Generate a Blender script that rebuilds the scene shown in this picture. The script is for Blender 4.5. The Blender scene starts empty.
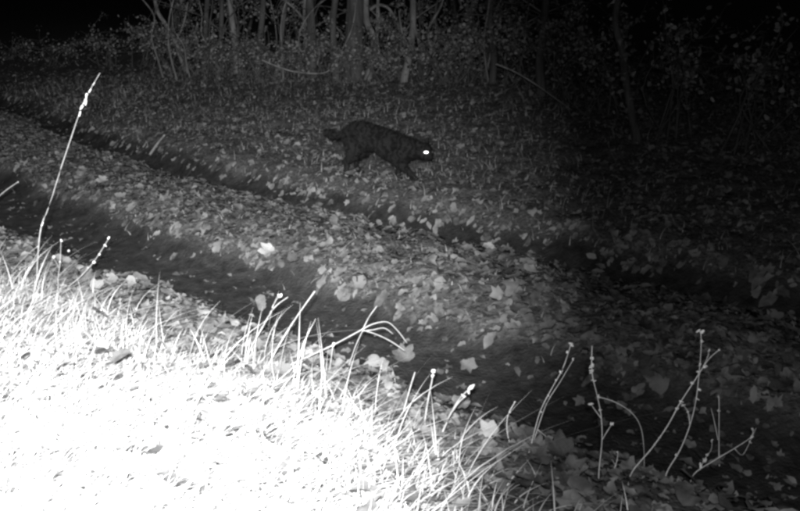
import bpy, math, random
import numpy as np
from mathutils import Vector, Matrix
R = math.radians
random.seed(7); rng = np.random.default_rng(11)
sc = bpy.context.scene
col = sc.collection

# ------------------------------------------------------------------ camera
CAM = Vector((0.0, 0.0, 1.10)); PITCH = R(17.0); F = 858.0; PW, PH = 800.0, 511.0
cd = bpy.data.cameras.new('camera'); cam = bpy.data.objects.new('camera', cd); col.objects.link(cam)
cam.location = CAM; cam.rotation_euler = (math.pi/2 - PITCH, 0, 0)
cd.sensor_fit = 'HORIZONTAL'; cd.sensor_width = 36.0; cd.lens = 36.0*F/PW
cd.clip_start = 0.02; cd.clip_end = 500
sc.camera = cam
sc.render.resolution_x = 1024; sc.render.resolution_y = 654
# ------------------------------------------------------------------ night sky and added moonlight
w = bpy.data.worlds.new('World'); sc.world = w; w.use_nodes = True
nt = w.node_tree; nt.nodes.clear()
sky = nt.nodes.new('ShaderNodeTexSky'); sky.sky_type = 'NISHITA'; sky.sun_disc = False
sky.sun_elevation = R(25); sky.sun_rotation = R(150)
bw = nt.nodes.new('ShaderNodeRGBToBW'); bg = nt.nodes.new('ShaderNodeBackground'); wo = nt.nodes.new('ShaderNodeOutputWorld')
bg.inputs['Strength'].default_value = 0.0012
nt.links.new(sky.outputs[0], bw.inputs[0]); nt.links.new(bw.outputs[0], bg.inputs[0]); nt.links.new(bg.outputs[0], wo.inputs[0])
sd = bpy.data.lights.new('added_moon', 'SUN'); sd.energy = 0.004; sd.angle = R(0.5); sun = bpy.data.objects.new('added_moon', sd); col.objects.link(sun)  # faint unseen moon added to lift the overall floor brightness
sun.rotation_euler = (R(65), 0, R(150 - 180)); sun.location = (0, -3, 8)
# the trail camera's own infrared flash: LEDs above and left of the lens, plus an added fill spot for the right weeds
def pray(u, v):
    x = (u-PW/2)/F; y = (v-PH/2)/F
    return Vector((x, math.cos(PITCH)-y*math.sin(PITCH), -math.sin(PITCH)-y*math.cos(PITCH)))
for nm, en, size_, aim, loc in (('infrared_flash', 1850, 66, (105, 268), (-0.03, -0.02, 1.17)), ('added_fill_spot', 78, 92, (500, 440), (0.03, -0.02, 1.17))):
    fd = bpy.data.lights.new(nm, 'SPOT'); fd.energy = en; fd.shadow_soft_size = 0.022
    fd.spot_size = R(size_); fd.spot_blend = 1.0
    fo = bpy.data.objects.new(nm, fd); col.objects.link(fo); fo.location = loc
    fo.rotation_euler = pray(*aim).to_track_quat('-Z', 'Y').to_euler()
flash = bpy.data.objects['infrared_flash']
sc.cycles.filter_width = 2.9
vs = sc.view_settings; vs.view_transform = 'Standard'; vs.look = 'None'; vs.exposure = 0.0; vs.gamma = 1.0

# ------------------------------------------------------------------ terrain functions
_tab = np.random.default_rng(3).random((256, 256))
def vnoise(x, y):
    x = np.asarray(x, float); y = np.asarray(y, float)
    xi = np.floor(x).astype(int); yi = np.floor(y).astype(int); fx = x-xi; fy = y-yi
    fx = fx*fx*(3-2*fx); fy = fy*fy*(3-2*fy)
    g = lambda a, b: _tab[a & 255, b & 255]
    return (g(xi, yi)*(1-fx)+g(xi+1, yi)*fx)*(1-fy)+(g(xi, yi+1)*(1-fx)+g(xi+1, yi+1)*fx)*fy
def fbm(x, y, o=4):
    a, s, f = 0.5, 0, 1
    for i in range(o):
        s = s+a*(vnoise(x*f+17.3*i, y*f+5.1*i)-.5); a *= .5; f *= 2.03
    return s
TX, TY = .762, -.648; NX, NY = .648, .762; PX, PY = -.8, 3.26
def track(x, y):
    x = np.asarray(x, float); y = np.asarray(y, float)
    s = (x-PX)*TX+(y-PY)*TY; d = (x-PX)*NX+(y-PY)*NY
    b = np.minimum(0, s+.3)
    return s, d-.05*b*b/(1+.12*np.abs(b))
def sstep(a, b, t):
    t = np.clip((t-a)/(b-a), 0, 1); return t*t*(3-2*t)
def zg(x, y):
    s, d = track(x, y)
    dw = d+.11*fbm(s*1.7, d*.9, 4)
    z = -.075*np.exp(-((dw-.06)/.23)**4)                        # near rut
    z = z-.085*np.exp(-((dw-1.22)/.15)**4)                 # far rut
    z = z+.045*np.exp(-((dw-.62)/.30)**2)                 # ridge between the ruts
    z = z+.30*sstep(-.18, -1.6, dw)+.05*sstep(-1.6, -4, dw)   # near bank
    z = z+.06*sstep(1.36, 1.60, dw)+.30*sstep(1.5, 5.0, dw)+.9*sstep(5, 30, d)
    rough = .55+.45*np.clip(sstep(.16, .34, np.abs(dw)), 0, 1)*1.0
    z = z+rough*(.05*fbm(x*2.6, y*2.6, 4)+.055*fbm(x*9, y*9, 3)+.03*fbm(x*28, y*28, 2))
    return z+.10*fbm(x*.5, y*.5, 2)*sstep(1.5, 3, np.abs(d-.6))
def zf(x, y): return float(zg(x, y))
def gp(u, v):
    r = pray(u, v); t = .6
    while t < 60:
        p = CAM+r*t
        if p.z < zf(p.x, p.y): break
        t *= 1.012
    for _ in range(12):
        p = CAM+r*t; dz = p.z-zf(p.x, p.y); t += dz/max(.15, -r.z)*.6 if dz > 0 else dz*.6
    p = CAM+r*t
    return Vector((p.x, p.y, zf(p.x, p.y)))
def at(u, v, Y):
    r = pray(u, v); return CAM+r*(Y/r.y)
def project(p):
    q = np.asarray(p)-np.array(CAM); c, s_ = math.cos(PITCH), math.sin(PITCH)
    dep = q[..., 1]*c-q[..., 2]*s_; up = q[..., 1]*s_+q[..., 2]*c
    return PW/2+F*q[..., 0]/dep, PH/2-F*up/dep, dep

# ------------------------------------------------------------------ object helpers
def tag(o, label=None, cat=None, group=None, kind=None):
    if label: o['label'] = label
    if cat: o['category'] = cat
    if group: o['group'] = group
    if kind: o['kind'] = kind
    return o
def link(name, me, mat=None, parent=None):
    o = bpy.data.objects.new(name, me); col.objects.link(o)
    if mat and me and not me.materials: me.materials.append(mat)
    if parent: o.parent = parent
    return o
def empty(name, loc):
    o = bpy.data.objects.new(name, None); col.objects.link(o); o.location = loc; o.empty_display_size = .05
    return o
def npmesh(name, V, Fc, smooth=True):
    """V (n,3), Fc list of index arrays or (m,k) array of equal faces"""
    me = bpy.data.meshes.new(name); V = np.asarray(V, np.float32)
    Fc = np.asarray(Fc, np.int32); k = Fc.shape[1]
    me.vertices.add(len(V)); me.vertices.foreach_set('co', V.ravel())
    me.loops.add(Fc.size); me.loops.foreach_set('vertex_index', Fc.ravel())
    me.polygons.add(len(Fc)); me.polygons.foreach_set('loop_start', np.arange(0, Fc.size, k, dtype=np.int32))
    me.update(calc_edges=True); me.validate()
    me.polygons.foreach_set('use_smooth', np.full(len(me.polygons), smooth))
    return me
def smoothpath(pts, rad, n=5):
    P = [Vector(p) for p in pts]; out = []; ro = []
    for i in range(len(P)-1):
        p0, p1, p2, p3 = P[max(i-1, 0)], P[i], P[i+1], P[min(i+2, len(P)-1)]
        for k in range(n):
            t = k/n
            out.append(.5*((2*p1)+(p2-p0)*t+(2*p0-5*p1+4*p2-p3)*t*t+(3*p1-p0-3*p2+p3)*t**3))
            ro.append(rad[i]*(1-t)+rad[i+1]*t)
    out.append(P[-1]); ro.append(rad[-1]); return out, ro
class MB:
    def __init__(s): s.v = []; s.f = []
    def tube(s, pts, rad, sides=6, n=4, rough=0, flat=1.0):
        P, Rr = smoothpath(pts, rad, n); b = len(s.v); up = Vector((.31, .2, .93))
        for i, p in enumerate(P):
            t = (P[min(i+1, len(P)-1)]-P[max(i-1, 0)]).normalized()
            a = t.cross(up)
            if a.length < .1: a = t.cross(Vector((1, 0, 0)))
            a.normalize(); c = t.cross(a)
            for k in range(sides):
                th = 2*math.pi*k/sides; r = Rr[i]*(1+rough*(random.random()-.5))
                s.v.append(p+a*(math.cos(th)*r)+c*(math.sin(th)*r*flat))
        for i in range(len(P)-1):
            for k in range(sides):
                q = b+i*sides+k; q2 = b+i*sides+(k+1) % sides
                s.f.append((q, q2, q2+sides, q+sides))
        for e in (b, b+(len(P)-1)*sides):
            c = sum((s.v[e+k] for k in range(sides)), Vector())/sides; ci = len(s.v); s.v.append(c)
            for k in range(sides):
                t3 = (e+k, e+(k+1) % sides, ci)
                s.f.append(t3[::-1] if e == b else t3)
    def ball(s, c, rx, ry, rz, M=None, nu=10, nv=7):
        b = len(s.v); M = M or Matrix.Identity(3); c = Vector(c)
        for j in range(nv+1):
            ph = math.pi*j/nv
            for i in range(nu):
                th = 2*math.pi*i/nu
                s.v.append(c+M @ Vector((rx*math.sin(ph)*math.cos(th), ry*math.sin(ph)*math.sin(th), rz*math.cos(ph))))
        for j in range(nv):
            for i in range(nu):
                q = b+j*nu+i; q2 = b+j*nu+(i+1) % nu
                s.f.append((q, q+nu, q2+nu, q2))
    def build(s, name, mat, parent=None, origin=None, smooth=True):
        o_ = Vector(origin) if origin is not None else Vector()
        me = bpy.data.meshes.new(name); me.from_pydata([v-o_ for v in s.v], [], s.f); me.validate()
        for p in me.polygons: p.use_smooth = smooth
        return link(name, me, mat, parent)

# ------------------------------------------------------------------ materials (infrared greys)
def mat(name, lo, hi, rough=.7, scale=30, rnd=None, spec=.25, bump=.0, bscale=60, trans=0, detail=4, stretch=1):
    m = bpy.data.materials.new(name); m.use_nodes = True; n = m.node_tree; N = n.nodes
    p = N['Principled BSDF']; p.inputs['Roughness'].default_value = rough; p.inputs['Specular IOR Level'].default_value = spec
    tc = N.new('ShaderNodeTexCoord'); nz = N.new('ShaderNodeTexNoise'); nz.inputs['Scale'].default_value = scale; nz.inputs['Detail'].default_value = detail
    mp = N.new('ShaderNodeMapping'); mp.inputs['Scale'].default_value = (1, 1, stretch); n.links.new(tc.outputs['Object'], mp.inputs[0])
    n.links.new(mp.outputs[0], nz.inputs['Vector'])
    src = nz.outputs['Fac']
    mr = N.new('ShaderNodeMapRange'); mr.inputs['From Min'].default_value = .25; mr.inputs['From Max'].default_value = .75
    mr.inputs['To Min'].default_value = lo; mr.inputs['To Max'].default_value = hi
    if rnd:
        if rnd == 'island': r_ = N.new('ShaderNodeNewGeometry').outputs['Random Per Island']
        else: r_ = N.new('ShaderNodeObjectInfo').outputs['Random']
        mx = N.new('ShaderNodeMath'); mx.operation = 'MULTIPLY_ADD'; mx.inputs[1].default_value = .55; mx.inputs[2].default_value = .0
        n.links.new(r_, mx.inputs[0])
        ad = N.new('ShaderNodeMath'); ad.operation = 'MULTIPLY_ADD'; ad.inputs[1].default_value = .5
        n.links.new(src, ad.inputs[0]); n.links.new(mx.outputs[0], ad.inputs[2]); src = ad.outputs[0]
    n.links.new(src, mr.inputs['Value'])
    n.links.new(mr.outputs[0], p.inputs['Base Color'])
    if bump:
        n2 = N.new('ShaderNodeTexNoise'); n2.inputs['Scale'].default_value = bscale; n2.inputs['Detail'].default_value = 6
        n.links.new(mp.outputs[0], n2.inputs['Vector'])
        b = N.new('ShaderNodeBump'); b.inputs['Strength'].default_value = bump; b.inputs['Distance'].default_value = .01
        n.links.new(n2.outputs['Fac'], b.inputs['Height']); n.links.new(b.outputs[0], p.inputs['Normal'])
    if trans:
        t = N.new('ShaderNodeBsdfTranslucent'); n.links.new(mr.outputs[0], t.inputs['Color'])
        ms = N.new('ShaderNodeMixShader'); ms.inputs[0].default_value = trans
        n.links.new(p.outputs[0], ms.inputs[1]); n.links.new(t.outputs[0], ms.inputs[2]); n.links.new(ms.outputs[0], N['Material Output'].inputs['Surface'])
    return m
M_soil = mat('forest_soil', .03, .20, .9, 55, bump=1.0, bscale=90, detail=6)
M_mud = mat('wheel_rut_mud', .05, .10, .75, 9, bump=.5, bscale=90, spec=.3)
M_leaf = mat('fallen_leaf', .045, .28, .65, 40, 'island', spec=.4)
M_leaf1 = mat('fallen_leaf_single', .045, .23, .65, 45, 'object', spec=.4, bump=.3, bscale=120)
M_leaf_dim = mat('dimmed_leaf', .035, .205, .6, 40, 'island', spec=.4)  # darker leaf colour holds down the ridge where the flash lights it too strongly
M_leaf_dim1 = mat('dimmed_leaf_single', .03, .18, .6, 45, 'object', spec=.4, bump=.3, bscale=120)
M_pale = mat('pale_leaf', .24, .40, .5, 40, spec=.3, bump=.3)
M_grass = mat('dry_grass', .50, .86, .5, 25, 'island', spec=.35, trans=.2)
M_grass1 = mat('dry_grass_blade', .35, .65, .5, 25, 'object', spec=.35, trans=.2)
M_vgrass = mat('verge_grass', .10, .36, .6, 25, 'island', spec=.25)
M_stalk = mat('dry_stalk', .22, .42, .6, 60, spec=.25)
M_stem = mat('weed_stem', .55, .8, .6, 60, spec=.25)
M_bud = mat('weed_bud', .6, .85, .6, 80, 'object', spec=.25)
M_bark = mat('bark', .03, .13, .9, 22, bump=1.0, bscale=40, stretch=.2)
M_barkp = mat('pale_bark', .08, .30, .9, 22, bump=1.0, bscale=40, stretch=.2)
M_fol = mat('shrub_leaf', .04, .26, .6, 8, 'island', spec=.35)
M_crown = mat('crown_leaf', .03, .16, .6, 8, 'island')

# ------------------------------------------------------------------ ground sheets
def graded(a0, a1, f0, f1, fine, grow=1.16):
    xs = list(np.arange(f0, f1+1e-6, fine)); st = fine
    while xs[-1] < a1: st *= grow; xs.append(xs[-1]+st)
    st = fine
    while xs[0] > a0: st *= grow; xs.insert(0, xs[0]-st)
    return np.array(xs)
gx = graded(-70, 70, -4.2, 3.6, .035); gy = graded(-30, 110, .8, 7.6, .035)
GX, GY = np.meshgrid(gx, gy); GZ = zg(GX, GY)
V = np.stack([GX, GY, GZ], -1).reshape(-1, 3); nx_, ny_ = len(gx), len(gy)
I = np.arange(nx_*ny_).reshape(ny_, nx_)
Q = np.stack([I[:-1, :-1], I[:-1, 1:], I[1:, 1:], I[1:, :-1]], -1).reshape(-1, 4)
cx = V[Q].mean(1); cs, cdd = track(cx[:, 0], cx[:, 1])
on = (cdd > -.30) & (cdd < 1.62) & (np.abs(cs) < 40)
def sub(name, sel, m):
    q = Q[sel]; u, inv = np.unique(q, return_inverse=True)
    return link(name, npmesh(name, V[u], inv.reshape(-1, 4)), m)
ground = tag(sub('ground', ~on, M_soil), 'leaf strewn forest floor, bank and verge beside the track', kind='structure')
dirt = tag(sub('dirt_track', on, M_soil), 'rutted dirt track running diagonally, bare mud in its wheel ruts', kind='structure')
# mud in the ruts: own colour, softly worn into the soil (attribute = distance from rut centre)
def rutmix(o, m):
    me = o.data; n = len(me.vertices); co = np.zeros(n*3, np.float32); me.vertices.foreach_get('co', co); co = co.reshape(-1, 3)
    s, d = track(co[:, 0], co[:, 1]); d = d+.11*fbm(s*1.7, d*.9, 4)+.12*fbm(co[:, 0]*5, co[:, 1]*5, 3)
    a = np.maximum(1-sstep(.20, .31, np.abs(d-.06)), 1-sstep(.16, .26, np.abs(d-1.22)))
    at_ = me.attributes.new('mud', 'FLOAT', 'POINT'); at_.data.foreach_set('value', a.astype(np.float32))
rutmix(dirt, None)
m = M_soil.copy(); m.name = 'track_soil'; dirt.data.materials.clear(); dirt.data.materials.append(m)
N = m.node_tree.nodes; p = N['Principled BSDF']; l = p.inputs['Base Color'].links[0]; srcs = l.from_socket
atn = N.new('ShaderNodeAttribute'); atn.attribute_name = 'mud'
mixn = N.new('ShaderNodeMix'); mixn.data_type = 'FLOAT'
nzz = N.new('ShaderNodeTexNoise'); nzz.inputs['Scale'].default_value = 24; nzz.inputs['Detail'].default_value = 7
mrr = N.new('ShaderNodeMapRange'); mrr.inputs['From Min'].default_value = .3; mrr.inputs['From Max'].default_value = .7; mrr.inputs['To Min'].default_value = .015; mrr.inputs['To Max'].default_value = .048
tcc = N.new('ShaderNodeTexCoord'); m.node_tree.links.new(tcc.outputs['Object'], nzz.inputs['Vector']); m.node_tree.links.new(nzz.outputs['Fac'], mrr.inputs['Value'])
m.node_tree.links.new(atn.outputs['Fac'], mixn.inputs[0]); m.node_tree.links.new(srcs, mixn.inputs[2]); m.node_tree.links.new(mrr.outputs[0], mixn.inputs[3])
m.node_tree.links.new(mixn.outputs[0], p.inputs['Base Color'])

# ------------------------------------------------------------------ leaf templates
def leaf_outline(kind, n):
    th = np.linspace(0, 2*np.pi, n, endpoint=False)      # 0 = tip (+y)
    if kind == 0:   # maple, five lobes
        A = np.radians([0, 14, 27, 40, 55, 70, 84, 97, 112, 135, 160, 180]); B = [1, .74, .60, .74, .92, .72, .60, .66, .72, .52, .46, .34]
        r = np.interp(np.minimum(th, 2*np.pi-th), A, B)
    elif kind == 1: # broad ovate, toothed
        r = .70+.22*np.cos(2*th)+.06*np.cos(th)+.035*np.sign(np.sin(11*th))
    elif kind == 2: # oak like
        r = .50+.42*np.abs(np.cos(th))**1.5+.10*np.cos(9*th)
    else:           # narrow
        r = 1/np.sqrt((np.cos(th)/1.0)**2+(np.sin(th)/.36)**2)
    return np.stack([r*np.sin(th), r*np.cos(th)], -1)
def leaf_template(kind, n, rings, seed):
    g = np.random.default_rng(seed); o = leaf_outline(kind, n)*(1+.06*g.standard_normal((n, 1)))
    pts = [np.zeros((1, 2))]+[o*(k/rings) for k in range(1, rings+1)]; P = np.concatenate(pts)
    a, b, c = g.uniform(-.4, .6), g.uniform(-.4, .5), g.uniform(-.4, .4)
    z = a*P[:, 0]**2+b*P[:, 1]**2+c*P[:, 0]*P[:, 1]+.10*np.abs(P[:, 0])
    z += .12*np.sin(P[:, 0]*g.uniform(3, 6)+g.uniform(0, 6))*np.cos(P[:, 1]*g.uniform(3, 6)+g.uniform(0, 6)); z[-n:] += g.normal(0, .06, n)
    F_ = [(0, 1+i, 1+(i+1) % n) for i in range(n)]
    for k in range(rings-1):
        for i in range(n):
            q = 1+k*n+i; q2 = 1+k*n+(i+1) % n
            F_ += [(q, q+n, q2+n), (q, q2+n, q2)]
    return np.column_stack([P, z])*.5, np.array(F_, np.int32)
def rotmats(yaw, tilt, tdir, nrm=None):
    cy, sy = np.cos(yaw), np.sin(yaw); z = np.zeros_like(yaw); o = np.ones_like(yaw)
    Rz = np.stack([cy, -sy, z, sy, cy, z, z, z, o], -1).reshape(-1, 3, 3)
    kx, ky = np.cos(tdir), np.sin(tdir); c, s = np.cos(tilt), np.sin(tilt)
    Rt = np.stack([c+kx*kx*(1-c), kx*ky*(1-c), ky*s, kx*ky*(1-c), c+ky*ky*(1-c), -kx*s, -ky*s, kx*s, c], -1).reshape(-1, 3, 3)
    M_ = Rt @ Rz
    if nrm is not None:      # shear onto the slope
        S = np.tile(np.eye(3), (len(yaw), 1, 1)); S[:, 2, 0] = nrm[:, 0]; S[:, 2, 1] = nrm[:, 1]; M_ = S @ M_
    return M_
def scatter_mesh(name, tpls, pos, M_, size, pick):
    Vs, Fs, off = [], [], 0
    for k, (tv, tf) in enumerate(tpls):
        s = np.where(pick == k)[0]
        if not len(s): continue
        vv = np.einsum('nij,vj->nvi', M_[s], tv)*size[s][:, None, None]+pos[s][:, None, :]
        Fs.append((tf[None]+(np.arange(len(s))*len(tv))[:, None, None]+off).reshape(-1, tf.shape[1])); Vs.append(vv.reshape(-1, 3)); off += vv.shape[0]*vv.shape[1]
    return npmesh(name, np.concatenate(Vs), np.concatenate(Fs))
def slope(x, y, e=.05):
    return np.stack([(zg(x+e, y)-zg(x-e, y))/(2*e), (zg(x, y+e)-zg(x, y-e))/(2*e)], -1)
low = [leaf_template(k, 10 if k == 3 else 14, 1, 50+k*7+j) for k in (0, 1, 2, 3) for j in range(4)]
# ------------------------------------------------------------------ leaf litter
NL = 280000
lx = rng.uniform(-9, 6, NL); ly = rng.uniform(.9, 11.5, NL)
lx = np.concatenate([lx, rng.uniform(-11, 1, 40000)]); ly = np.concatenate([ly, rng.uniform(11.5, 17, 40000)]); NL = len(lx)
# denser near the camera, thinner far away
s_, d_ = track(lx, ly); patch = fbm(lx*1.1, ly*1.1, 3)
dj = d_+.11*fbm(s_*1.7, d_*.9, 4)+.24*fbm(lx*5, ly*5, 3)
pr = np.full(NL, .55)
pr = np.where((dj > .28) & (dj < 1.05), .95, pr)
pr = np.where(np.abs(dj-.06) < .235, .09+.25*np.clip(patch, 0, 1)+.40*sstep(1.3, 2.4, s_), pr)
pr = np.where(np.abs(dj-1.22) < .135+.07*sstep(-1.2, 1.5, s_), .10, pr)
pr = np.where((dj < -.2), .80, pr)
pr = np.where((dj < -.55), .20, pr)
pr = np.where(dj > 1.38, .55+.9*patch, pr)
pr *= np.clip(1.15-ly/14, .2, 1)
uu, vv, dep = project(np.stack([lx, ly, zg(lx, ly)], -1))
vis = (uu > -80) & (uu < 880) & (vv > -60) & (vv < 560) & (dep > .5)
keep = vis & (rng.random(NL) < pr)
lx, ly, dj, dep, uu, vv = [a[keep] for a in (lx, ly, dj, dep, uu, vv)]
n = len(lx)
size = np.clip(.039*np.exp(rng.normal(0, .45, n)), .012, .080)*np.where(dj > 1.38, .85, 1)*np.where(np.abs(dj-.06) < .22, .65, 1)
size = np.where(dj < -.2, size*1.15, size)
tilt = np.abs(rng.normal(0, .22, n))+.02; tdir = rng.uniform(0, 6.28, n)
pos = np.stack([lx, ly, zg(lx, ly)+.006+size*np.sin(tilt)*.35+rng.uniform(0, .02, n)], -1)
Ml = rotmats(rng.uniform(0, 6.28, n), tilt, tdir, slope(lx, ly))
pick = rng.integers(0, len(low), n)
app = size/dep*np.where((dj < -.7) | (uu < 5) | (uu > 795) | (vv < 5) | (vv > 505), 0, 1)
big = np.zeros(n, bool); big[np.argsort(-app)[:300]] = True
r_ = ~big
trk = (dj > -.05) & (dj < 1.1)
for nm, sel, m_, lb in (('leaf_litter', r_ & ~trk, M_leaf, 'layer of small fallen leaves covering the bank and far verge'), ('dimmed_leaf_litter', r_ & trk, M_leaf_dim, 'layer of leaves coloured darker to offset the flash, covering the ridge between the ruts')):
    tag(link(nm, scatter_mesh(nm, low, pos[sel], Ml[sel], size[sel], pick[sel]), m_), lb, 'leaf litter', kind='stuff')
hi_t = [leaf_template(k, 26, 2, 90+k*5+j) for k in (0, 1, 2, 3) for j in range(4)]
hi_m = []
for i, (tv, tf) in enumerate(hi_t):
    me = npmesh('fallen_leaf', tv, tf); me.materials.append(M_leaf1); hi_m.append(me)
hi_dim = []
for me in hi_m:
    m2 = me.copy(); m2.materials.clear(); m2.materials.append(M_leaf_dim1); hi_dim.append(m2)
for i in np.where(big)[0]:
    o = bpy.data.objects.new('fallen_leaf', (hi_dim if trk[i] else hi_m)[int(rng.integers(0, len(hi_m)))]); col.objects.link(o)
    o.parent = dirt if -.30 < dj[i] < 1.62 else ground
    M4 = Matrix([list(map(float, r)) for r in Ml[i]]).to_4x4(); M4 = Matrix.Translation(Vector(pos[i].tolist())) @ M4 @ Matrix.Scale(float(size[i])*1.05, 4)
    o.matrix_local = M4
# conspicuous single leaves
def single_leaf(u, v, sz, kind, yaw, tilt, td, label, m=M_leaf1, lift=.012, group=None):
    p = gp(u, v); me = hi_m[kind].copy(); me.materials.clear(); me.materials.append(m)
    o = link('maple_leaf' if kind < 4 else 'broad_leaf', me); tag(o, label, 'leaf', group)
    Mx = rotmats(np.array([yaw]), np.array([tilt]), np.array([td]))[0]
    o.matrix_world = Matrix.Translation(p+Vector((0, 0, lift+sz*.3*math.sin(tilt)))) @ Matrix([list(map(float, r)) for r in Mx]).to_4x4() @ Matrix.Scale(sz, 4)
    return o
single_leaf(270, 257, .11, 1, 2.0, .45, 0.3, 'palest leaf on the ridge between the ruts, tilted up', M_pale)
single_leaf(276, 268, .09, 5, 1.0, .5, -.3, 'broad leaf just below the palest leaf on the ridge')
single_leaf(489, 442, .075, 0, .6, .9, .1, 'white maple leaf standing up beside the grass edge', M_pale)
single_leaf(404, 366, .10, 2, .4, .8, .2, 'large lobed leaf standing up at the mud edge below the bent stalk')
single_leaf(378, 372, .11, 3, 2.8, .7, .0, 'large lobed leaf left of the leaf below the bent stalk')
single_leaf(467, 372, .075, 1, 3.4, .8, .1, 'lobed leaf standing at the rut edge beside the white seed head')
single_leaf(215, 440, .09, 6, 4.0, .4, .5, 'broad leaf lying among the brightest bank grass', lift=.05)
single_leaf(125, 392, .05, 5, 2.2, .6, .1, 'curled grey leaf caught in the overexposed grass', lift=.09)
single_leaf(262, 320, .07, 4, .3, .9, .2, 'broad leaf held up among grass above the near rut', lift=.05)
single_leaf(292, 265, .09, 2, 5.0, .3, .5, 'lobed leaf right of the palest leaf on the ridge')
single_leaf(490, 252, .07, 5, 1.0, .6, .2, 'round pale leaf lying alone in the dark right of the ridge', M_pale)
single_leaf(560, 462, .12, 2, 1.0, .35, .4, 'wide lobed leaf at the foot of the budded weeds')
single_leaf(105, 185, .10, 1, 2.0, .35, .4, 'lobed leaf on the far part of the ridge right of the tall stalk')

# ------------------------------------------------------------------ grass
def blade_template(seed, seg=5):
    g = np.random.default_rng(seed); b1, b2 = g.uniform(.0, .35), g.uniform(.1, 1.0)
    t = np.linspace(0, 1, seg+1); bend = b1*t+b2*t**2.2; zz = t*(1-.25*b2*t); tw = g.uniform(-1, 1)
    wd = .5*(1-t**1.6)*.9+.04
    L = np.stack([-wd*np.cos(tw*t), bend*0-wd*np.sin(tw*t), zz], -1); Rr = np.stack([wd*np.cos(tw*t), wd*np.sin(tw*t), zz], -1)
    Vv = np.concatenate([L, Rr]); k = seg+1
    Fq = np.array([(i, k+i, k+i+1, i+1) for i in range(seg)], np.int32)
    return Vv, bend, Fq
def grass_mesh(name, x, y, h, wdt, yaw, lean, zoff=-.006, tpl=12):
    T = [blade_template(200+i) for i in range(tpl)]; pk = rng.integers(0, tpl, len(x)); Vs, Fs, off = [], [], 0
    z0 = zg(x, y)+zoff
    for k, (tv, bd, tf) in enumerate(T):
        s = np.where(pk == k)[0]
        if not len(s): continue
        bb = np.concatenate([bd, bd])
        ox = tv[None, :, 0]*wdt[s][:, None]; oy = tv[None, :, 1]*wdt[s][:, None]
        c, sn = np.cos(yaw[s])[:, None], np.sin(yaw[s])[:, None]
        bx = bb[None]*(h*lean)[s][:, None]
        X = x[s][:, None]+(-sn)*ox+c*(bx+oy); Y = y[s][:, None]+c*ox+sn*(bx+oy)
        Z = z0[s][:, None]+tv[None, :, 2]*h[s][:, None]*np.sqrt(np.clip(1-.35*np.minimum(lean[s][:, None], 1.3)*bb[None], .25, 1))
        vv_ = np.stack([X, Y, Z], -1)
        Fs.append((tf[None]+(np.arange(len(s))*vv_.shape[1])[:, None, None]+off).reshape(-1, 4)); Vs.append(vv_.reshape(-1, 3)); off += vv_.shape[0]*vv_.shape[1]
    return npmesh(name, np.concatenate(Vs), np.concatenate(Fs))
def bankprob(x, y):
    s, d = track(x, y); d = d+.22*fbm(x*4, y*4, 3)
    p = sstep(-.36, -.66, d)
    r = sstep(.27, -.15, x-.30*(1.6-y))            # grass gives out to the right
    return p*(.10+.90*r)
n0 = 140000; x = rng.uniform(-2.6, 1.6, n0); y = rng.uniform(.35, 4.2, n0)
k = rng.random(n0) < bankprob(x, y)*np.clip(1.2-.15*y, .3, 1); x, y = x[k], y[k]
h = rng.uniform(.03, .10, len(x))*(1+1.4*fbm(x*3, y*3, 3)); h = np.where(rng.random(len(x)) < .08, h*1.8, h)
uu, vv, dep = project(np.stack([x, y, zg(x, y)], -1)); k = (uu > -90) & (uu < 900) & (vv < 640) & (dep > .3)
x, y, h = x[k], y[k], h[k]
lying = rng.random(len(x)) < .52; h = np.where(lying, rng.uniform(.015, .04, len(x)), h)
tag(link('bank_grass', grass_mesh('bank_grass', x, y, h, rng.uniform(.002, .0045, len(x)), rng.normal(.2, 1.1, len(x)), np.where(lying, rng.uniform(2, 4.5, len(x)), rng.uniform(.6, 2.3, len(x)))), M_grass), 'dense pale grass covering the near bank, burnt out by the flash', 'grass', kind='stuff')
n0 = 90000; x = rng.uniform(-9, 5.5, n0); y = rng.uniform(2.0, 10.5, n0); s_, d_ = track(x, y); dj = d_+.2*fbm(x*3, y*3, 3)
g = np.where(dj > 1.42, .30+1.1*np.clip(fbm(x*1.6+9, y*1.6, 3), -.2, .6), np.where((dj > .25) & (dj < 1.0), .16, 0)); g = np.where((dj < -.22) & (dj > -.9), .18, g)
k = rng.random(n0) < g; x, y = x[k], y[k]; uu, vv, dep = project(np.stack([x, y, zg(x, y)], -1)); k = (uu > -60) & (uu < 860) & (vv > -40); x, y, dj = x[k], y[k], track(x, y)[1][k]
h = rng.uniform(.025, .10, len(x))*np.where(dj > 1.4, 1.0, .6)
tag(link('verge_grass', grass_mesh('verge_grass', x, y, h, rng.uniform(.003, .006, len(x)), rng.uniform(0, 6.28, len(x)), rng.uniform(.4, 1.7, len(x))), M_vgrass), 'short dim grass growing through leaves on the far verge', 'grass', kind='stuff')

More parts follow.
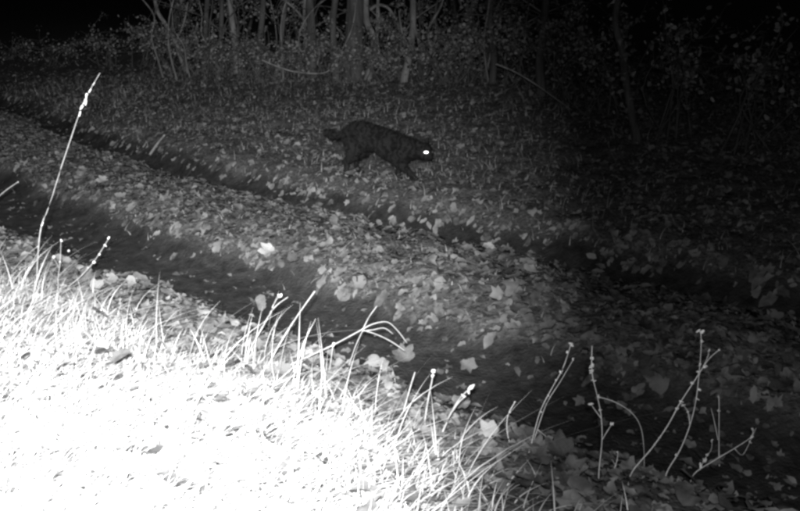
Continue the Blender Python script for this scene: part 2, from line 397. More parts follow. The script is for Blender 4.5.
# long blades at the edge of the bank, in tufts: every blade a part
blades = []
for i in range(10):
    tv, bd, tf = blade_template(400+i, 7); bb = np.concatenate([bd, bd]); Vb = np.stack([tv[:, 0]*.017+0, bb+tv[:, 1]*.017, tv[:, 2]*np.sqrt(np.clip(1-.3*bb, .3, 1))], -1)
    me = npmesh('blade', Vb, tf); me.materials.append(M_grass1); blades.append(me)
def tuft(u, v, nb, hmin, hmax, spread, label, lean=.55, dirn=0.0, ds=.9):
    p = gp(u, v); o = empty('grass_tuft', p); tag(o, label, 'grass tuft', 'long grass tufts along the bank edge')
    for i in range(int(nb*1.6)):
        bx, by = random.gauss(0, spread), random.gauss(0, spread)
        b = bpy.data.objects.new('blade', random.choice(blades)); col.objects.link(b); b.parent = o
        b.location = (bx, by, zf(p.x+bx, p.y+by)-p.z-.008); hh = random.uniform(hmin*.5, hmax)*1.3
        b.rotation_euler = (random.gauss(.0, .12), random.gauss(0, .12), dirn-math.pi/2+random.gauss(0, ds*1.2)); b.scale = (hh*random.uniform(.6, 1.3)*1.2, hh*random.uniform(.6, 1.6)*lean*2.2, hh)
for a in [
    (25, 300, 20, .08, .19, .05, 'wide grass tuft round the foot of the tall stalk', .7, .3, 1.3),
    (92, 318, 12, .06, .14, .05, 'low grass tuft just right of the tall stalk foot', .7, .2, 1.1),
    (150, 345, 14, .08, .18, .05, 'grass tuft between tall stalk and bank centre, arching blades', .7, .1, 1.2),
    (205, 375, 16, .09, .19, .05, 'upright grass tuft above the blown out grass centre', .45, .0, .8),
    (255, 372, 18, .10, .22, .045, 'tallest grass tuft, straight blades crossing the near rut', .5, .2, .6),
    (300, 398, 16, .09, .20, .05, 'grass tuft at the foot of the bent branching stalk', .55, .1, .9),
    (345, 425, 14, .08, .17, .05, 'grass tuft right of the bent stalk foot', .6, .1, .9),
    (395, 450, 16, .08, .18, .05, 'leaning grass tuft left of the white seed heads', .75, .0, .7),
    (440, 470, 14, .08, .16, .05, 'rightmost bright grass tuft, at the bottom edge of the bank', .8, .0, .8),
    (180, 420, 12, .07, .15, .06, 'grass tuft in the middle of the overexposed bank', .7, .0, 1.2)]:
    tuft(*a)

# ------------------------------------------------------------------ stalks and weeds
def px_path(pts, Y0, dY=0.0):
    """pixel polyline lifted to depth Y0, leaning away by dY from first to last point"""
    n = len(pts)-1; return [at(u, v, Y0+dY*i/max(1, n)) for i, (u, v) in enumerate(pts)]
def stalk(name, label, cat, base, paths, buds=(), m=M_stalk, r0=.0022, r1=.0010, dY=.03, group=None, budr=.0055, bm=None, budlen=1.7, partname='bud', names=None, flat=.9, bang=(0, .6)):
    b = gp(*base); o = empty(name, b); tag(o, label, cat, group); Y = b.y
    for i, pth in enumerate(paths):
        P = px_path(pth, Y+.004*i, dY)
        if i == 0: P = [b-Vector((0, 0, .012))]+P
        mb = MB(); k = len(P)-1; sc_ = 1 if i == 0 else .7
        mb.tube(P, [(r0+(r1-r0)*j/k)*sc_*random.uniform(.75, 1.3) for j in range(k+1)], 6, 5, .25)
        mb.build((names[i] if names else ('stem' if i == 0 else 'side_branch')), m, o, origin=b)
    # find branch depth for each bud from the nearest path fraction
    allp = [(u, v, Y+.004*i+dY*j/max(1, len(p)-1)) for i, p in enumerate(paths) for j, (u, v) in enumerate(p)]
    for (u, v, s) in buds:
        q = min(allp, key=lambda a: (a[0]-u)**2+(a[1]-v)**2); best = None
        for p_ in paths:
            for (u0, v0), (u1, v1) in zip(p_, p_[1:]):
                L2 = (u1-u0)**2+(v1-v0)**2+1e-9; t = min(1, max(0, ((u-u0)*(u1-u0)+(v-v0)*(v1-v0))/L2)); c_ = (u0+(u1-u0)*t, v0+(v1-v0)*t); dd = math.hypot(c_[0]-u, c_[1]-v)
                if best is None or dd < best[0]: best = (dd, c_)
        u, v = u+(best[1][0]-u)*.7, v+(best[1][1]-v)*.7; c = at(u, v, q[2])
        mb = MB(); a = Matrix.Rotation(random.gauss(*bang), 3, 'Y') @ Matrix.Rotation(random.uniform(-.5, .5), 3, 'X')
        for t in range(3):
            mb.ball(c+Vector((random.gauss(0, .3), random.gauss(0, .3), random.gauss(0, .3)))*budr*s, budr*s*.55, budr*s*.55*flat, budr*s*budlen*.55, a @ Matrix.Rotation(random.gauss(0, bang[1]), 3, 'Y') @ Matrix.Rotation(random.uniform(0, 3), 3, 'Z'), 7, 5)
        mb.build(partname, bm or M_bud, o, origin=b)
    return o
stalk('tall_grass_stalk', 'single tall dry grass stalk leaning right over the track', 'grass stalk', (37, 292),
      [[(37, 280), (38, 255), (41, 228), (50, 203), (61, 168), (71, 138), (80, 112), (89, 92), (100, 73)],
       [(38, 246), (27, 255), (15, 268), (5, 280)]],
      [(80, 114, .8), (82, 108, .8), (85, 102, .9), (86, 96, .8), (90, 91, .6), (94, 84, .5), (42, 224, .6)], r0=.0024, r1=.0011, dY=.12, budr=.006, budlen=4, flat=.6, bang=(.42, .16), partname='spikelet', names=['stem', 'leaf_blade'])
stalk('budded_stalk', 'small stalk beaded with buds right of the tall stalk', 'weed stalk', (66, 296), [[(68, 288), (80, 277), (92, 264), (101, 251), (109, 238)]],
      [(109, 238, .9), (105, 245, .8), (99, 254, .8), (94, 262, 1), (88, 268, .7)], r0=.002, r1=.0013)
stalk('weed_stalk', 'short weed stalk with white bud cluster beside tall stalk', 'weed stalk', (58, 292), [[(58, 280), (60, 262), (61, 240)], [(59, 268), (54, 258)]], [(62, 240, .8), (54, 255, 1), (89, 252, .8), (60, 262, .6)], r0=.002)
stalk('thin_stem', 'thin bare stem poking in at the left edge of the picture', 'weed stalk', (-14, 235), [[(-12, 215), (-4, 200), (5, 191), (18, 182)]], [(18, 182, .4)], r0=.003, r1=.002)
stalk('bent_branching_stalk', 'bent dry stalk forking into a fan of blades above near rut', 'grass stalk', (282, 376),
      [[(284, 369), (305, 358), (333, 345), (350, 336), (363, 329)],
       [(363, 329), (369, 317), (377, 306)], [(363, 329), (373, 324), (387, 322), (397, 330), (407, 343)],
       [(363, 330), (378, 335), (392, 342), (405, 351)], [(363, 330), (356, 345), (350, 362), (344, 378)], [(333, 345), (331, 360), (328, 380)], [(362, 331), (372, 330), (384, 328), (393, 334)]],
      [(333, 344, 1.0), (363, 330, .7)], r0=.0026, r1=.0016, dY=.03, names=['stem']+['blade']*6)
stalk('straight_grass_stalk', 'straight dry stem slanting right across the near rut', 'grass stalk', (268, 372), [[(270, 362), (285, 335), (300, 312), (315, 291)]], r0=.0028, r1=.0016)
stalk('straight_grass_stalk', 'straight stem just left of the longest slanting stem', 'grass stalk', (246, 362), [[(250, 350), (262, 328), (274, 308), (288, 297)], [(268, 318), (276, 300), (281, 295)]], [(280, 296, 1.3)], r0=.0025, r1=.0015)
stalk('seed_head_stalk', 'stalk with one white seed head above the bank edge', 'weed stalk', (424, 430), [[(425, 420), (428, 400), (432, 380), (433, 371)]], [(433, 371, 1.2), (433, 376, 1.0)], r0=.0024, r1=.0016)
stalk('seed_head_stalk', 'leaning stalk with paired white seed heads at right of bright grass', 'weed stalk', (438, 446), [[(442, 434), (450, 415), (460, 398), (472, 387)], [(452, 412), (459, 402), (466, 396)]], [(473, 386, 1.3), (468, 390, 1.1), (463, 395, .9)], r0=.0026, r1=.0018)
stalk('straight_grass_stalk', 'stem at the mud edge left of the single white seed head', 'grass stalk', (402, 424), [[(403, 415), (408, 395), (415, 372)]], r0=.0026, r1=.0016)
G = 'budded weeds at lower right'
K = dict(group=None, m=M_stem, r0=.0014, r1=.0008, budr=.0050, flat=.35)
stalk('budded_weed', 'pair of crossing budded stems leftmost of the lower right weeds', 'weed', (528, 452), [[(531, 445), (540, 412), (552, 388), (563, 368), (571, 344)], [(534, 440), (546, 405), (560, 382), (573, 360)], [(538, 430), (548, 438), (557, 446)]],
      [(571, 344, 1.1), (573, 358, .7), (562, 372, .8), (556, 380, .7), (548, 395, .6), (541, 412, .6), (567, 352, .7)], **K)
stalk('budded_weed', 'tiny low weed stem left of the crossing budded stems', 'weed', (512, 452), [[(510, 445), (507, 430), (508, 415), (515, 402)]], [(515, 401, .6), (510, 412, .5)], **K)
stalk('budded_weed', 'upright budded stem with a side shoot arching over to the right', 'weed', (599, 480), [[(599, 470), (602, 440), (601, 415), (597, 395), (592, 372), (592, 346)], [(599, 397), (615, 402), (632, 413), (641, 428), (644, 450), (644, 468)], [(601, 418), (595, 410), (591, 404)], [(602, 440), (608, 430), (612, 424)]],
      [(591, 366, 1.3), (592, 358, .9), (590, 372, 1.0), (594, 380, .9), (599, 396, .7), (591, 405, 1.0), (612, 424, .9), (600, 410, .6)], **K)
stalk('budded_weed', 'tallest of the lower right weeds, topped by a pale bud', 'weed', (664, 486), [[(667, 472), (680, 450), (690, 425), (696, 400), (699, 375), (701, 350), (701, 332)], [(690, 425), (688, 412), (683, 405)]],
      [(701, 332, 1.4), (702, 341, 1.0), (699, 364, .8), (698, 373, 1.0), (703, 390, .9), (700, 400, .7), (683, 404, 1.0), (688, 412, .7), (676, 455, .7)], **K)
stalk('budded_weed', 'slanting weed stem crossing behind the tallest budded weed', 'weed', (628, 486), [[(632, 472), (652, 448), (668, 425), (680, 403), (695, 380), (708, 360), (719, 350)], [(703, 367), (708, 356), (709, 349)]],
      [(677, 408, 1.0), (682, 402, .8), (689, 381, .9), (708, 368, 1.0), (709, 350, .8), (719, 350, .5), (655, 445, .6), (660, 438, .5)], **K)
stalk('budded_weed', 'thin twin stems right of the tallest budded weed', 'weed', (720, 466), [[(719, 455), (719, 430), (719, 400), (718, 395)], [(718, 440), (714, 420), (711, 408)]], [(719, 411, .8), (718, 397, .5)], **K)
stalk('budded_weed', 'long weed stem slanting low to the right edge', 'weed', (690, 486), [[(694, 474), (715, 460), (735, 448), (751, 437), (753, 428)], [(700, 470), (704, 460), (711, 450), (712, 440)], [(735, 449), (742, 455), (748, 446), (756, 428)]],
      [(753, 429, 1.1), (751, 438, .9), (751, 442, .8), (704, 460, 1.3), (701, 466, 1.2), (711, 441, .8), (707, 454, .9)], **K)
stalk('budded_weed', 'stubby weed between the arching shoot and tallest weed', 'weed', (612, 478), [[(614, 470), (617, 460), (618, 452)], [(616, 466), (611, 458)]], [(618, 452, .7), (616, 460, .5)], **K)
# loose sticks
def stick(label, pts, r, m=M_bark, lift=.01, twigs=()):
    W = [gp(u, v)+Vector((0, 0, lift+dz)) for (u, v, dz) in pts]; mb = MB(); k = len(W)-1
    mb.tube(W, [r*(1-.5*i/k) for i in range(k+1)], 6, 4, .2); o = mb.build('fallen_stick', m, None, origin=W[0]); o.location = W[0]; tag(o, label, 'stick')
    for a in twigs:
        P = [gp(u, v)+Vector((0, 0, lift+dz)) for (u, v, dz) in a]; mb = MB(); mb.tube(P, [r*.5, r*.4, r*.25][:len(P)], 5, 3); mb.build('twig', m, o, origin=W[0])
stick('short dark stick jutting out of the far rut with a pale end', [(150, 156, 0), (158, 152, .05), (166, 150, .10)], .012, M_barkp)
stick('thin twig lying on the ridge right of the pale leaf', [(334, 260, .0), (350, 248, .015), (370, 234, .02)], .004, M_barkp, twigs=[[(356, 244, .015), (352, 238, .03)]])
stick('thin twig lying on the verge below the cat', [(375, 178, .0), (392, 182, .02), (414, 186, .0)], .005, M_bark)

# ------------------------------------------------------------------ the cat
def build_cat():
    fr, bk = gp(418, 180), gp(352, 170)
    yaw = R(-30); mid = at(385, 174, 5.3)
    px, py = mid.x, 5.30
    g0 = gp(384, 177); px, py = g0.x, g0.y
    root = empty('cat', (px, py, zf(px, py)-.008)); root.rotation_euler.z = yaw; root.scale = (1.01,)*3
    tag(root, 'dark striped cat walking right along the verge, its eye shining white', 'cat')
    hz = lambda x, y: zf(px+x*math.cos(yaw)-y*math.sin(yaw), py+x*math.sin(yaw)+y*math.cos(yaw))-zf(px, py)
    mb = MB()
    def loft(secs, n=16):
        b = len(mb.v)
        for (x, zc, rz, ry) in secs:
            for k in range(n):
                th = 2*math.pi*k/n; mb.v.append(Vector((x, ry*math.cos(th)*(1-.12*math.sin(th)), zc+rz*math.sin(th))))
        for i in range(len(secs)-1):
            for k in range(n):
                q = b+i*n+k; q2 = b+i*n+(k+1) % n; mb.f.append((q, q2, q2+n, q+n))
        mb.f.append(tuple(b+k for k in range(n))[::-1]); mb.f.append(tuple(b+(len(secs)-1)*n+k for k in range(n)))
    loft([(-.258, .232, .022, .022), (-.245, .230, .052, .042), (-.205, .228, .080, .062), (-.15, .233, .086, .068), (-.09, .236, .075, .062), (-.03, .226, .074, .064),
          (.03, .204, .083, .070), (.09, .180, .092, .070), (.135, .178, .082, .064), (.18, .188, .062, .050), (.225, .190, .047, .042), (.25, .188, .035, .035)])
    T = mb.tube
    # tail: thick, blunt
    T([(-.22, 0, .262), (-.262, .0, .248), (-.30, .005, .228), (-.345, .01, .220), (-.39, .012, .232), (-.42, .012, .242)], [.022, .020, .018, .020, .019, .010], 10, 4)
    def paw(x, y, z): mb.ball((x+.012, y, z+.014), .026, .018, .016)
    # hind legs (near = right side, y negative): thigh, knee, hock, paw
    def hind(y, hx, kx, hkx, pxx, lift=0):
        g = hz(pxx, y)+lift
        T([(hx, y*.7, .225), (kx-.02, y, .165), (kx, y*1.05, .128)], [.058, .050, .032], 12, 4)
        T([(kx, y*1.05, .135), ((kx+hkx)/2, y*1.05, .115), (hkx, y*1.05, .088+g*.5)], [.032, .024, .0165], 10, 4)
        T([(hkx, y*1.05, .092+g*.5), (hkx+.004, y*1.05, .06+g), (pxx-.01, y*1.05, .018+g)], [.017, .0145, .0155], 10, 4); paw(pxx, y*1.05, g-.004)
    hind(-.050, -.18, -.145, -.225, -.215); hind(.046, -.18, -.15, -.222, -.20)
    # fore legs: near one stepping forward, far one trailing bent
    def fore(y, sx, ex, wx, pxx, ez=.125, wz=.05, lift=0):
        g = hz(pxx, y)+lift
        T([(sx, y*.8, .18), ((sx+ex)/2-.006, y, .145), (ex, y, ez)], [.046, .036, .026], 12, 4)
        T([(ex, y, ez+.005), ((ex+wx)/2, y, (ez+wz)/2), (wx, y, wz+g), (pxx, y, .016+g)], [.026, .021, .016, .0155], 10, 4); paw(pxx, y, g-.004)
    fore(-.045, .125, .135, .215, .248, .108, .045); fore(.045, .11, .06, .075, .065, .12, .055, .012)
    # head, turned towards the camera
    HM = Matrix.Rotation(R(-16), 3, 'Z') @ Matrix.Rotation(R(14), 3, 'Y'); hc = Vector((.262, -.010, .186))
    H = lambda x, y, z: hc+HM @ Vector((x, y, z))
    mb.ball(H(0, 0, 0), .056, .050, .046, HM, 16, 12)
    mb.ball(H(.030, 0, -.014), .034, .032, .026, HM, 14, 10)
    mb.ball(H(.050, 0, -.018), .021, .022, .017, HM, 12, 8); mb.ball(H(.046, 0, .002), .018, .011, .011, HM)
    mb.ball(H(.042, 0, -.032), .016, .015, .009, HM)
    for s in (-1, 1): mb.ball(H(.016, s*.030, -.014), .026, .018, .022, HM)
    for s in (-1, 1):   # ears laid slightly out
        b = len(mb.v); base = [H(-.010+.004*c, s*(.030+.018*c_), .034+.006*z_) for c, c_, z_ in ((3, 0, 1), (-1, 1, -1), (-5, .2, 0), (-2, -1, 1))]; tip = H(-.022, s*.054, .078)
        base = [p+(hc-p)*.18 for p in base]
        mb.v += base+[tip]; mb.f += [(b, b+1, b+4), (b+1, b+2, b+4), (b+2, b+3, b+4), (b+3, b, b+4), (b+3, b+2, b+1, b)]
    me = bpy.data.meshes.new('body'); me.from_pydata(mb.v, [], mb.f); tmp = bpy.data.objects.new('tmp', me); col.objects.link(tmp)
    md = tmp.modifiers.new('r', 'REMESH'); md.mode = 'VOXEL'; md.voxel_size = .0052
    ms = tmp.modifiers.new('s', 'SMOOTH'); ms.factor = .5; ms.iterations = 4
    dg = bpy.context.evaluated_depsgraph_get(); body_me = bpy.data.meshes.new_from_object(tmp.evaluated_get(dg)); body_me.name = 'body'
    bpy.data.objects.remove(tmp)
    for p in body_me.polygons: p.use_smooth = True
    # tabby coat
    m = bpy.data.materials.new('cat_coat'); m.use_nodes = True; n = m.node_tree; N = n.nodes; p = N['Principled BSDF']
    tc = N.new('ShaderNodeTexCoord'); wv = N.new('ShaderNodeTexWave'); wv.inputs['Scale'].default_value = 6.5; wv.inputs['Distortion'].default_value = 11; wv.inputs['Detail'].default_value = 2; wv.inputs['Detail Scale'].default_value = 3.5
    n.links.new(tc.outputs['Object'], wv.inputs['Vector'])
    cr = N.new('ShaderNodeMapRange'); cr.inputs['To Min'].default_value = .004; cr.inputs['To Max'].default_value = .018
    n.links.new(wv.outputs['Fac'], cr.inputs['Value']); n.links.new(cr.outputs[0], p.inputs['Base Color'])
    p.inputs['Roughness'].default_value = .8; p.inputs['Specular IOR Level'].default_value = .15
    body = link('body', body_me, m, root)
    # fur: short hairs lying back along the body
    nv = len(body_me.vertices); co = np.zeros(nv*3, np.float32); no = np.zeros(nv*3, np.float32)
    body_me.vertices.foreach_get('co', co); body_me.vertices.foreach_get('normal', no); co = co.reshape(-1, 3); no = no.reshape(-1, 3)
    q = rng.integers(0, nv, 26000); P = co[q]+rng.normal(0, .0015, (len(q), 3)); Nn = no[q]
    back = np.array([-1, 0, -.25])+rng.normal(0, .25, (len(q), 3)); dirv = Nn*.7+back*.7; dirv /= np.linalg.norm(dirv, axis=1)[:, None]
    L = rng.uniform(.010, .024, len(q))*1.0*np.where((co[q][:, 2] < .08) | (co[q][:, 0] > .25), .4, 1)
    sd_ = np.cross(dirv, Nn); sd_ /= np.linalg.norm(sd_, axis=1)[:, None]+1e-6
    Vf = np.stack([P-Nn*.001-sd_*.0011, P-Nn*.001+sd_*.0011, P+dirv*L[:, None]], 1).reshape(-1, 3)
    fur = link('fur', npmesh('fur', Vf, np.arange(len(Vf)).reshape(-1, 3)), m, body); fur['kind'] = 'stuff'
    # eyes: tapetum behind a clear curved surface, a mirror that throws the flash straight back
    em = bpy.data.materials.new('eye_tapetum'); em.use_nodes = True; pe = em.node_tree.nodes['Principled BSDF']
    ob = em.node_tree.nodes.new('ShaderNodeTexNoise'); ob.inputs['Scale'].default_value = 40
    mr = em.node_tree.nodes.new('ShaderNodeMapRange'); mr.inputs['To Min'].default_value = .9; mr.inputs['To Max'].default_value = .98
    em.node_tree.links.new(ob.outputs['Fac'], mr.inputs['Value']); em.node_tree.links.new(mr.outputs[0], pe.inputs['Base Color'])
    pe.inputs['Metallic'].default_value = 1; pe.inputs['Roughness'].default_value = .30
    for s in (-1, 1):
        e = MB(); pos = H(.044, s*.0235, .011)
        W = root.matrix_basis
        wp = Matrix.Translation(Vector((px, py, zf(px, py)))) @ Matrix.Rotation(yaw, 4, 'Z') @ Matrix.Scale(1.01, 4)
        if s < 0: nrm = (wp.inverted() @ Vector(flash.location)-pos).normalized()
        else: nrm = (HM @ Vector((.6, .8, 0))).normalized()
        pos = pos+nrm*.004
        q_ = nrm.to_track_quat('Z', 'Y').to_matrix()
        b = len(e.v); ns = 14
        for j, (rr, zz) in enumerate(((0, .0022), (.5, .0018), (1, .0), (1.02, -.008))):
            for k in range(ns): e.v.append(pos+q_ @ Vector((.0215*rr*math.cos(6.2832*k/ns), .0130*rr*math.sin(6.2832*k/ns), zz)))
        for j in range(3):
            for k in range(ns): e.f.append((j*ns+k, j*ns+(k+1) % ns, (j+1)*ns+(k+1) % ns, (j+1)*ns+k)[::-1])
        e.build('eye', em, root)
    nb = MB(); nb.ball(H(.071, 0, -.012), .006, .008, .006, HM); nb.build('nose', m, root)
    return root
build_cat()

# ------------------------------------------------------------------ trees and brush
fol_t = [leaf_template(k, 9, 1, 300+k*3+j) for k in (1, 3, 0) for j in range(2)]
def foliage(name, c, P, sizes, m, parent, origin):
    n = len(P); th = np.arccos(rng.uniform(-1, 1, n))
    Mx = rotmats(rng.uniform(0, 6.28, n), th, rng.uniform(0, 6.28, n))
    return link(name, scatter_mesh(name, fol_t, P-np.array(origin), Mx, sizes, rng.integers(0, len(fol_t), n)), m, parent)
def along(paths, n, spread):
    out = []
    for _ in range(n):
        p = random.choice(paths); i = random.randrange(len(p)-1); t = random.random(); q = Vector(p[i]).lerp(Vector(p[i+1]), t)
        out.append((q.x+random.gauss(0, spread), q.y+random.gauss(0, spread), q.z+random.gauss(0, spread)))
    return np.array(out)
def tree(label, path, r, m=M_bark, height=4.5, limbs=5, leaves=500, name='woodland_tree', extra=(), group='trees and saplings along the wood edge', crown_r=.5, low_leaves=0, Y=None):
    """path: pixels from the foot up to the picture's top; the trunk then carries on to its full height"""
    b = gp(*path[0]); Y = b.y; P = [at(u, v, Y+.02*i) for i, (u, v) in enumerate(path[1:])]
    P = [b-Vector((0, 0, .08)), b+Vector((0, 0, .02))]+P
    dirn = (P[-1]-P[-2]); top = P[-1]
    while top.z < b.z+height:
        top = top+Vector((random.gauss(.0, .12)+dirn.x*.3, random.gauss(0, .12), .75)); P.append(top)
    k = len(P)-1; rad = [r*1.25, r*1.1]+[r*(1-.75*(i/k)**1.3) for i in range(2, k+1)]
    o = empty(name, b); tag(o, label, 'tree', group)
    mb = MB(); mb.tube(P, rad, 9, 5, .12); mb.build('trunk', m, o, origin=b)
    lp = []
    for i in range(limbs):
        j = random.uniform(.55, .97)*k; a = P[int(j)].lerp(P[min(int(j)+1, k)], j-int(j)); th = random.uniform(0, 6.28); L = random.uniform(.6, 1.3)
        q = [a, a+Vector((math.cos(th)*L*.5, math.sin(th)*L*.5, L*.35)), a+Vector((math.cos(th)*L, math.sin(th)*L, L*.6))]
        mb = MB(); rr = max(.006, rad[min(int(j)+1, k)]*.55); mb.tube(q, [rr, rr*.7, rr*.3], 6, 4); mb.build('limb', m, o, origin=b); lp.append(q)
    for e in extra:
        q = [at(u, v, Y+.02) for (u, v) in e[0]]; mb = MB(); mb.tube(q, [e[1]*(1-.5*i/(len(q)-1)) for i in range(len(q))], 7, 5, .1); mb.build('limb', m, o, origin=b)
    if leaves:
        Pl = along(lp, leaves, .18); foliage('crown', None, Pl, rng.uniform(.04, .08, len(Pl)), M_crown, o, b)
    if low_leaves:
        lo = [P[i] for i in range(1, len(P)) if P[i].z < b.z+2.2]
        Pl = along([lo], low_leaves, r*1.1); foliage('climbing_ivy', None, Pl, rng.uniform(.03, .06, len(Pl)), M_fol, o, b)
    return o
tree('thick ivy clad trunk above the cat, stoutest in the wood edge', [(354, 80), (354, 45), (356, 0), (357, -40)], .105, M_bark, 6, low_leaves=260)
tree('wavy double stemmed sapling just right of the thick ivy trunk', [(368, 80), (372, 60), (374, 40), (367, 22), (366, 0), (365, -30)], .040, M_barkp, extra=[([(374, 42), (379, 25), (378, 5), (380, -20)], .022), ([(370, 10), (378, 5), (388, 8), (396, 20), (402, 40)], .018)])
tree('pale curving sapling with a side branch right of the double stem', [(404, 82), (408, 62), (411, 45), (413, 25), (413, 0), (412, -30)], .038, M_barkp, extra=[([(413, 20), (418, 38), (426, 54), (436, 62)], .018), ([(410, 50), (402, 32), (399, 10)], .014)])
tree('slim trunk at the left edge of the thick ivy trunk', [(336, 82), (334, 50), (333, 20), (335, -20)], .040, M_bark, low_leaves=60)
tree('straight dim trunk left of the hanging vine', [(312, 78), (312, 40), (310, 0), (309, -30)], .05, M_bark)
tree('thin upright stem above the left end of the vine', [(309, 74), (307, 50), (304, 20), (305, -20)], .020, M_barkp)
tree('thin stem leaning left above the brush, left of the vine', [(276, 78), (280, 50), (284, 20), (287, -20)], .026, M_bark)
tree('slanting sapling stem leaning left at the brush gap', [(186, 74), (180, 55), (174, 38), (166, 25), (155, 0)], .030, M_barkp, extra=[([(176, 42), (184, 22), (188, 2)], .014)])
tree('thin upright trunk right of the slanting sapling', [(204, 72), (205, 50), (206, 20), (207, -20)], .034, M_bark)
tree('pale upright trunk two stems left of the vine', [(237, 74), (236, 50), (232, 20), (230, -20)], .042, M_barkp, low_leaves=40)
tree('dim trunk between the two upright left trunks', [(222, 70), (221, 40), (222, 0), (222, -20)], .030, M_bark)
tree('slim dark trunk left of the thin leaning stem', [(258, 76), (260, 40), (263, 5), (262, -20)], .035, M_bark)
tree('arching stem right of the pale curving sapling', [(446, 82), (450, 60), (462, 35), (474, 10), (478, -20)], .026, M_bark)
tree('upright stem left of the long diagonal branch', [(492, 84), (494, 55), (490, 25), (492, -20)], .034, M_bark)
tree('dim trunk in the dark above the diagonal branch', [(541, 96), (540, 60), (544, 20), (545, -20)], .040, M_bark)
tree('dim leaning trunk alone in the dark right wood', [(636, 142), (632, 115), (627, 88), (622, 50), (618, 0)], .030, M_bark, low_leaves=220)
# deeper wood behind
for i in range(10):
    x = -3.3+i*.7+random.uniform(-.3, .3); y = 12.2+random.uniform(0, 3.5)-.45*max(0, x); s0, d0 = track(x, y)
    u, v, dp = project((x, y, zf(x, y)))
    tree(['slender', 'crooked', 'straight', 'dark'][i % 4]+' trunk deep in the wood, number %s from the left behind the brush' % ['one', 'two', 'three', 'four', 'five', 'six', 'seven', 'eight', 'nine', 'ten', 'eleven', 'twelve', 'thirteen', 'fourteen'][i],
         [(float(u), float(v)), (float(u)+random.uniform(-6, 6), float(v)-30), (float(u)+random.uniform(-10, 10), float(v)-75)], random.uniform(.03, .065), M_bark, 6, 4, 400, group='trees deep in the wood')
# hanging vine and long branch
def vine(name, label, pts, Y, r, m=M_barkp, cat='vine'):
    W = [at(u, v, Y) for u, v in pts]; mb = MB(); k = len(W)-1; mb.tube(W, [r*(1-.3*i/k) for i in range(k+1)], 6, 5, .1)
    o = mb.build(name, m, None, origin=W[0]); o.location = W[0]; tag(o, label, cat)
vY = gp(312, 82).y-.3
vine('hanging_vine', 'pale vine hanging in a shallow loop before the thick trunk', [(262, 60), (276, 66), (296, 72), (324, 73), (334, 63), (344, 46), (352, 28), (356, 5), (358, -20)], vY, .009)
vine('fallen_branch', 'thin bare branch slanting down to the right over dark verge', [(496, 64), (515, 72), (535, 84), (552, 96), (572, 110)], gp(560, 112).y, .006, M_barkp, 'branch')

# brush: each shrub with its stems and foliage
def shrub(u, v, wpx, hm, nleaf, label, m=M_fol, stems=8, lsz=(.022, .05)):
    b = gp(u, v); o = empty('understory_shrub', b); tag(o, label, 'shrub', 'brush along the wood edge'); wr = wpx/F*b.y; paths = []
    for i in range(stems):
        th = random.uniform(0, 6.28); rr = wr*random.uniform(.3, 1); h = hm*random.uniform(.5, 1)
        J = lambda: Vector((random.gauss(0, .09), random.gauss(0, .06), random.gauss(0, .05)))
        q = [b+Vector((random.gauss(0, .10), random.gauss(0, .06), -.04)), b+J()+Vector((math.cos(th)*rr*.35, math.sin(th)*rr*.3, h*.45)), b+J()+Vector((math.cos(th)*rr*.8, math.sin(th)*rr*.6, h*.75)), b+Vector((math.cos(th)*rr*1.1, math.sin(th)*rr*.8, h*random.uniform(.75, 1)))]
        mb = MB(); mb.tube(q, [.007, .0055, .004, .002], 5, 4); mb.build('stem', M_bark, o, origin=b); paths.append(q)
    tw = MB(); tp = []
    for p in paths:                                   # side twigs carrying the leaves
        for k in range(5):
            i = random.randrange(1, 3); c = Vector(p[i]).lerp(Vector(p[i+1]), random.random()); d1 = Vector((random.gauss(0, 1), random.gauss(0, .8), random.gauss(.15, .6))).normalized()*random.uniform(.10, .30)
            q = [c, c+d1*.5+Vector((0, 0, random.gauss(0, .03))), c+d1+Vector((0, 0, random.gauss(-.03, .05)))]; tw.tube(q, [.0035, .0028, .0015], 4, 3); tp.append(q)
    t_ = tw.build('twigs', M_bark, o, origin=b); t_['kind'] = 'stuff'
    Pl = along([p[1:] for p in paths]+tp*2, int(nleaf*2.2), .03); foliage('foliage', None, Pl, rng.uniform(lsz[0], lsz[1], len(Pl)), m, o, b)
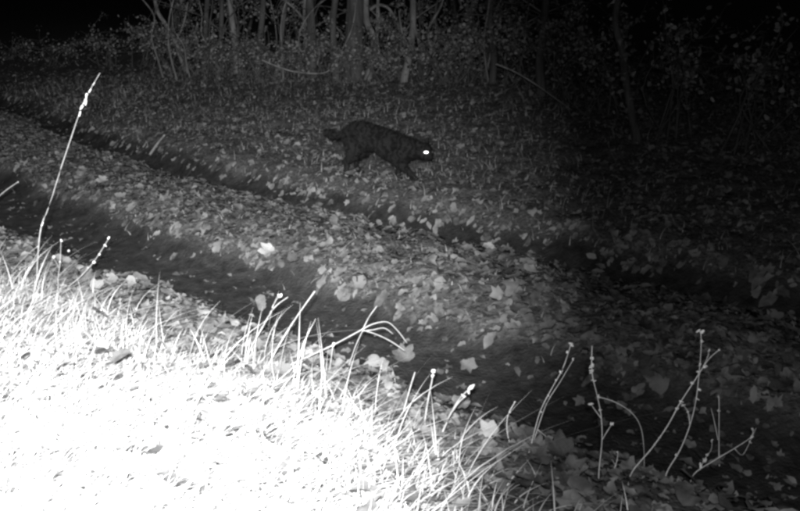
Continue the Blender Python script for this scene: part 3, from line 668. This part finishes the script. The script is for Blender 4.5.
SH = [(165, 74, 20, .55, 170, 'leafy shrub at the foot of the slanting sapling'), (190, 78, 22, .7, 260, 'shrub with bright leaves between slanting sapling and upright trunk'), (218, 78, 22, .45, 200, 'low shrub under the two upright left trunks'),
      (243, 80, 22, .5, 220, 'low shrub at the foot of the pale upright trunk'), (268, 82, 20, .45, 180, 'low shrub below the left end of the vine'), (300, 84, 24, .5, 230, 'low shrub under the hanging vine loop'),
      (318, 76, 22, .75, 260, 'tall shrub behind the hanging vine'), (345, 85, 22, .5, 220, 'shrub at the foot of the thick ivy trunk'), (382, 84, 20, .55, 200, 'shrub between the wavy double stems and curving sapling'),
      (395, 80, 22, .8, 240, 'tall shrub behind the pale curving sapling'), (424, 86, 24, .55, 250, 'shrub under the curving sapling side branch'), (455, 86, 26, .7, 280, 'bushy shrub around the arching stem foot'),
      (482, 84, 26, .9, 300, 'tall bushy shrub left of the diagonal branch'), (515, 90, 26, .8, 260, 'dim shrub above the diagonal branch'), (560, 100, 28, .8, 240, 'dark shrub beyond the end of the diagonal branch'), (600, 118, 28, .8, 220, 'dark shrub left of the lone leaning trunk'),
      (665, 140, 30, .9, 220, 'dark shrub right of the lone leaning trunk'), (750, 155, 34, 1.0, 220, 'dark shrub at the far right picture edge'),
      (58, 66, 44, .38, 150, 'dim shrub at the left where the track fades out'), (8, 62, 46, .42, 150, 'dim shrub at the left picture edge where the track fades'), (108, 66, 36, .55, 220, 'farthest left dark shrub of the wood edge'), (145, 68, 22, .7, 200, 'dark shrub just left of the slanting sapling'), 
      (235, 62, 26, 1.2, 260, 'tall thin shrub behind the upright left trunks'), (280, 64, 26, 1.3, 260, 'tall thin shrub behind the thin leaning stem'), (190, 60, 24, 1.2, 260, 'tall shrub behind the slanting sapling'), (440, 66, 26, 1.3, 280, 'tall thin shrub behind the arching stem'), (510, 70, 30, 1.4, 300, 'tallest dim shrub behind the diagonal branch')]
for a in SH: shrub(*a)

# tangle of thin bare saplings in the thicket
LM = [(185, 'slanting sapling'), (205, 'thin upright trunk'), (237, 'pale upright trunk'), (258, 'slim dark trunk'), (280, 'thin leaning stem'), (312, 'hanging vine'), (354, 'thick ivy trunk'), (370, 'double stemmed sapling'), (408, 'pale curving sapling'), (450, 'arching stem'), (493, 'upright stem by the diagonal branch'), (541, 'dim trunk above the diagonal branch')]
used = set()
for i in range(30):
    u = 168+i*13+random.uniform(-5, 5); b = gp(u, 80+random.uniform(-8, 6)+max(0, (u-450)*.12)); o = empty('bare_sapling', b)
    h = random.uniform(.9, 2.2); lx_ = random.gauss(0, .45)
    lm = min(LM, key=lambda a: abs(a[0]-u)); base_l = '%s %s bare sapling just %s of the %s' % ('tall' if h > 1.5 else 'short', 'left leaning' if lx_ < -.2 else 'right leaning' if lx_ > .2 else 'upright', 'left' if u < lm[0] else 'right', lm[1]); lab = base_l
    for pre in ('second ', 'third ', 'fourth '):
        if lab in used: lab = pre+base_l
    used.add(lab); tag(o, lab, 'sapling', 'thin saplings in the thicket'); bow = random.gauss(0, .22); P = [b-Vector((0, 0, .05))]
    for k in range(1, 7):
        t = k/6; P.append(b+Vector((lx_*t*t+bow*math.sin(t*5)*.5+random.gauss(0, .03), random.gauss(0, .05), h*t*(1-.25*abs(lx_)*t))))
    r = random.uniform(.006, .018); mb = MB(); mb.tube(P, [r*(1-.7*k/6) for k in range(7)], 6, 4, .2); mb.build('stem', random.choice((M_bark, M_barkp)), o, origin=b)
    for k in range(4):
        c = P[random.randrange(2, 6)]; d1 = Vector((random.gauss(0, .35), random.gauss(0, .15), random.gauss(.1, .2)))
        mb = MB(); mb.tube([c, c+d1*.5+Vector((0, 0, .05)), c+d1], [r*.5, r*.35, r*.15], 5, 4); mb.build('side_branch', M_bark, o, origin=b)
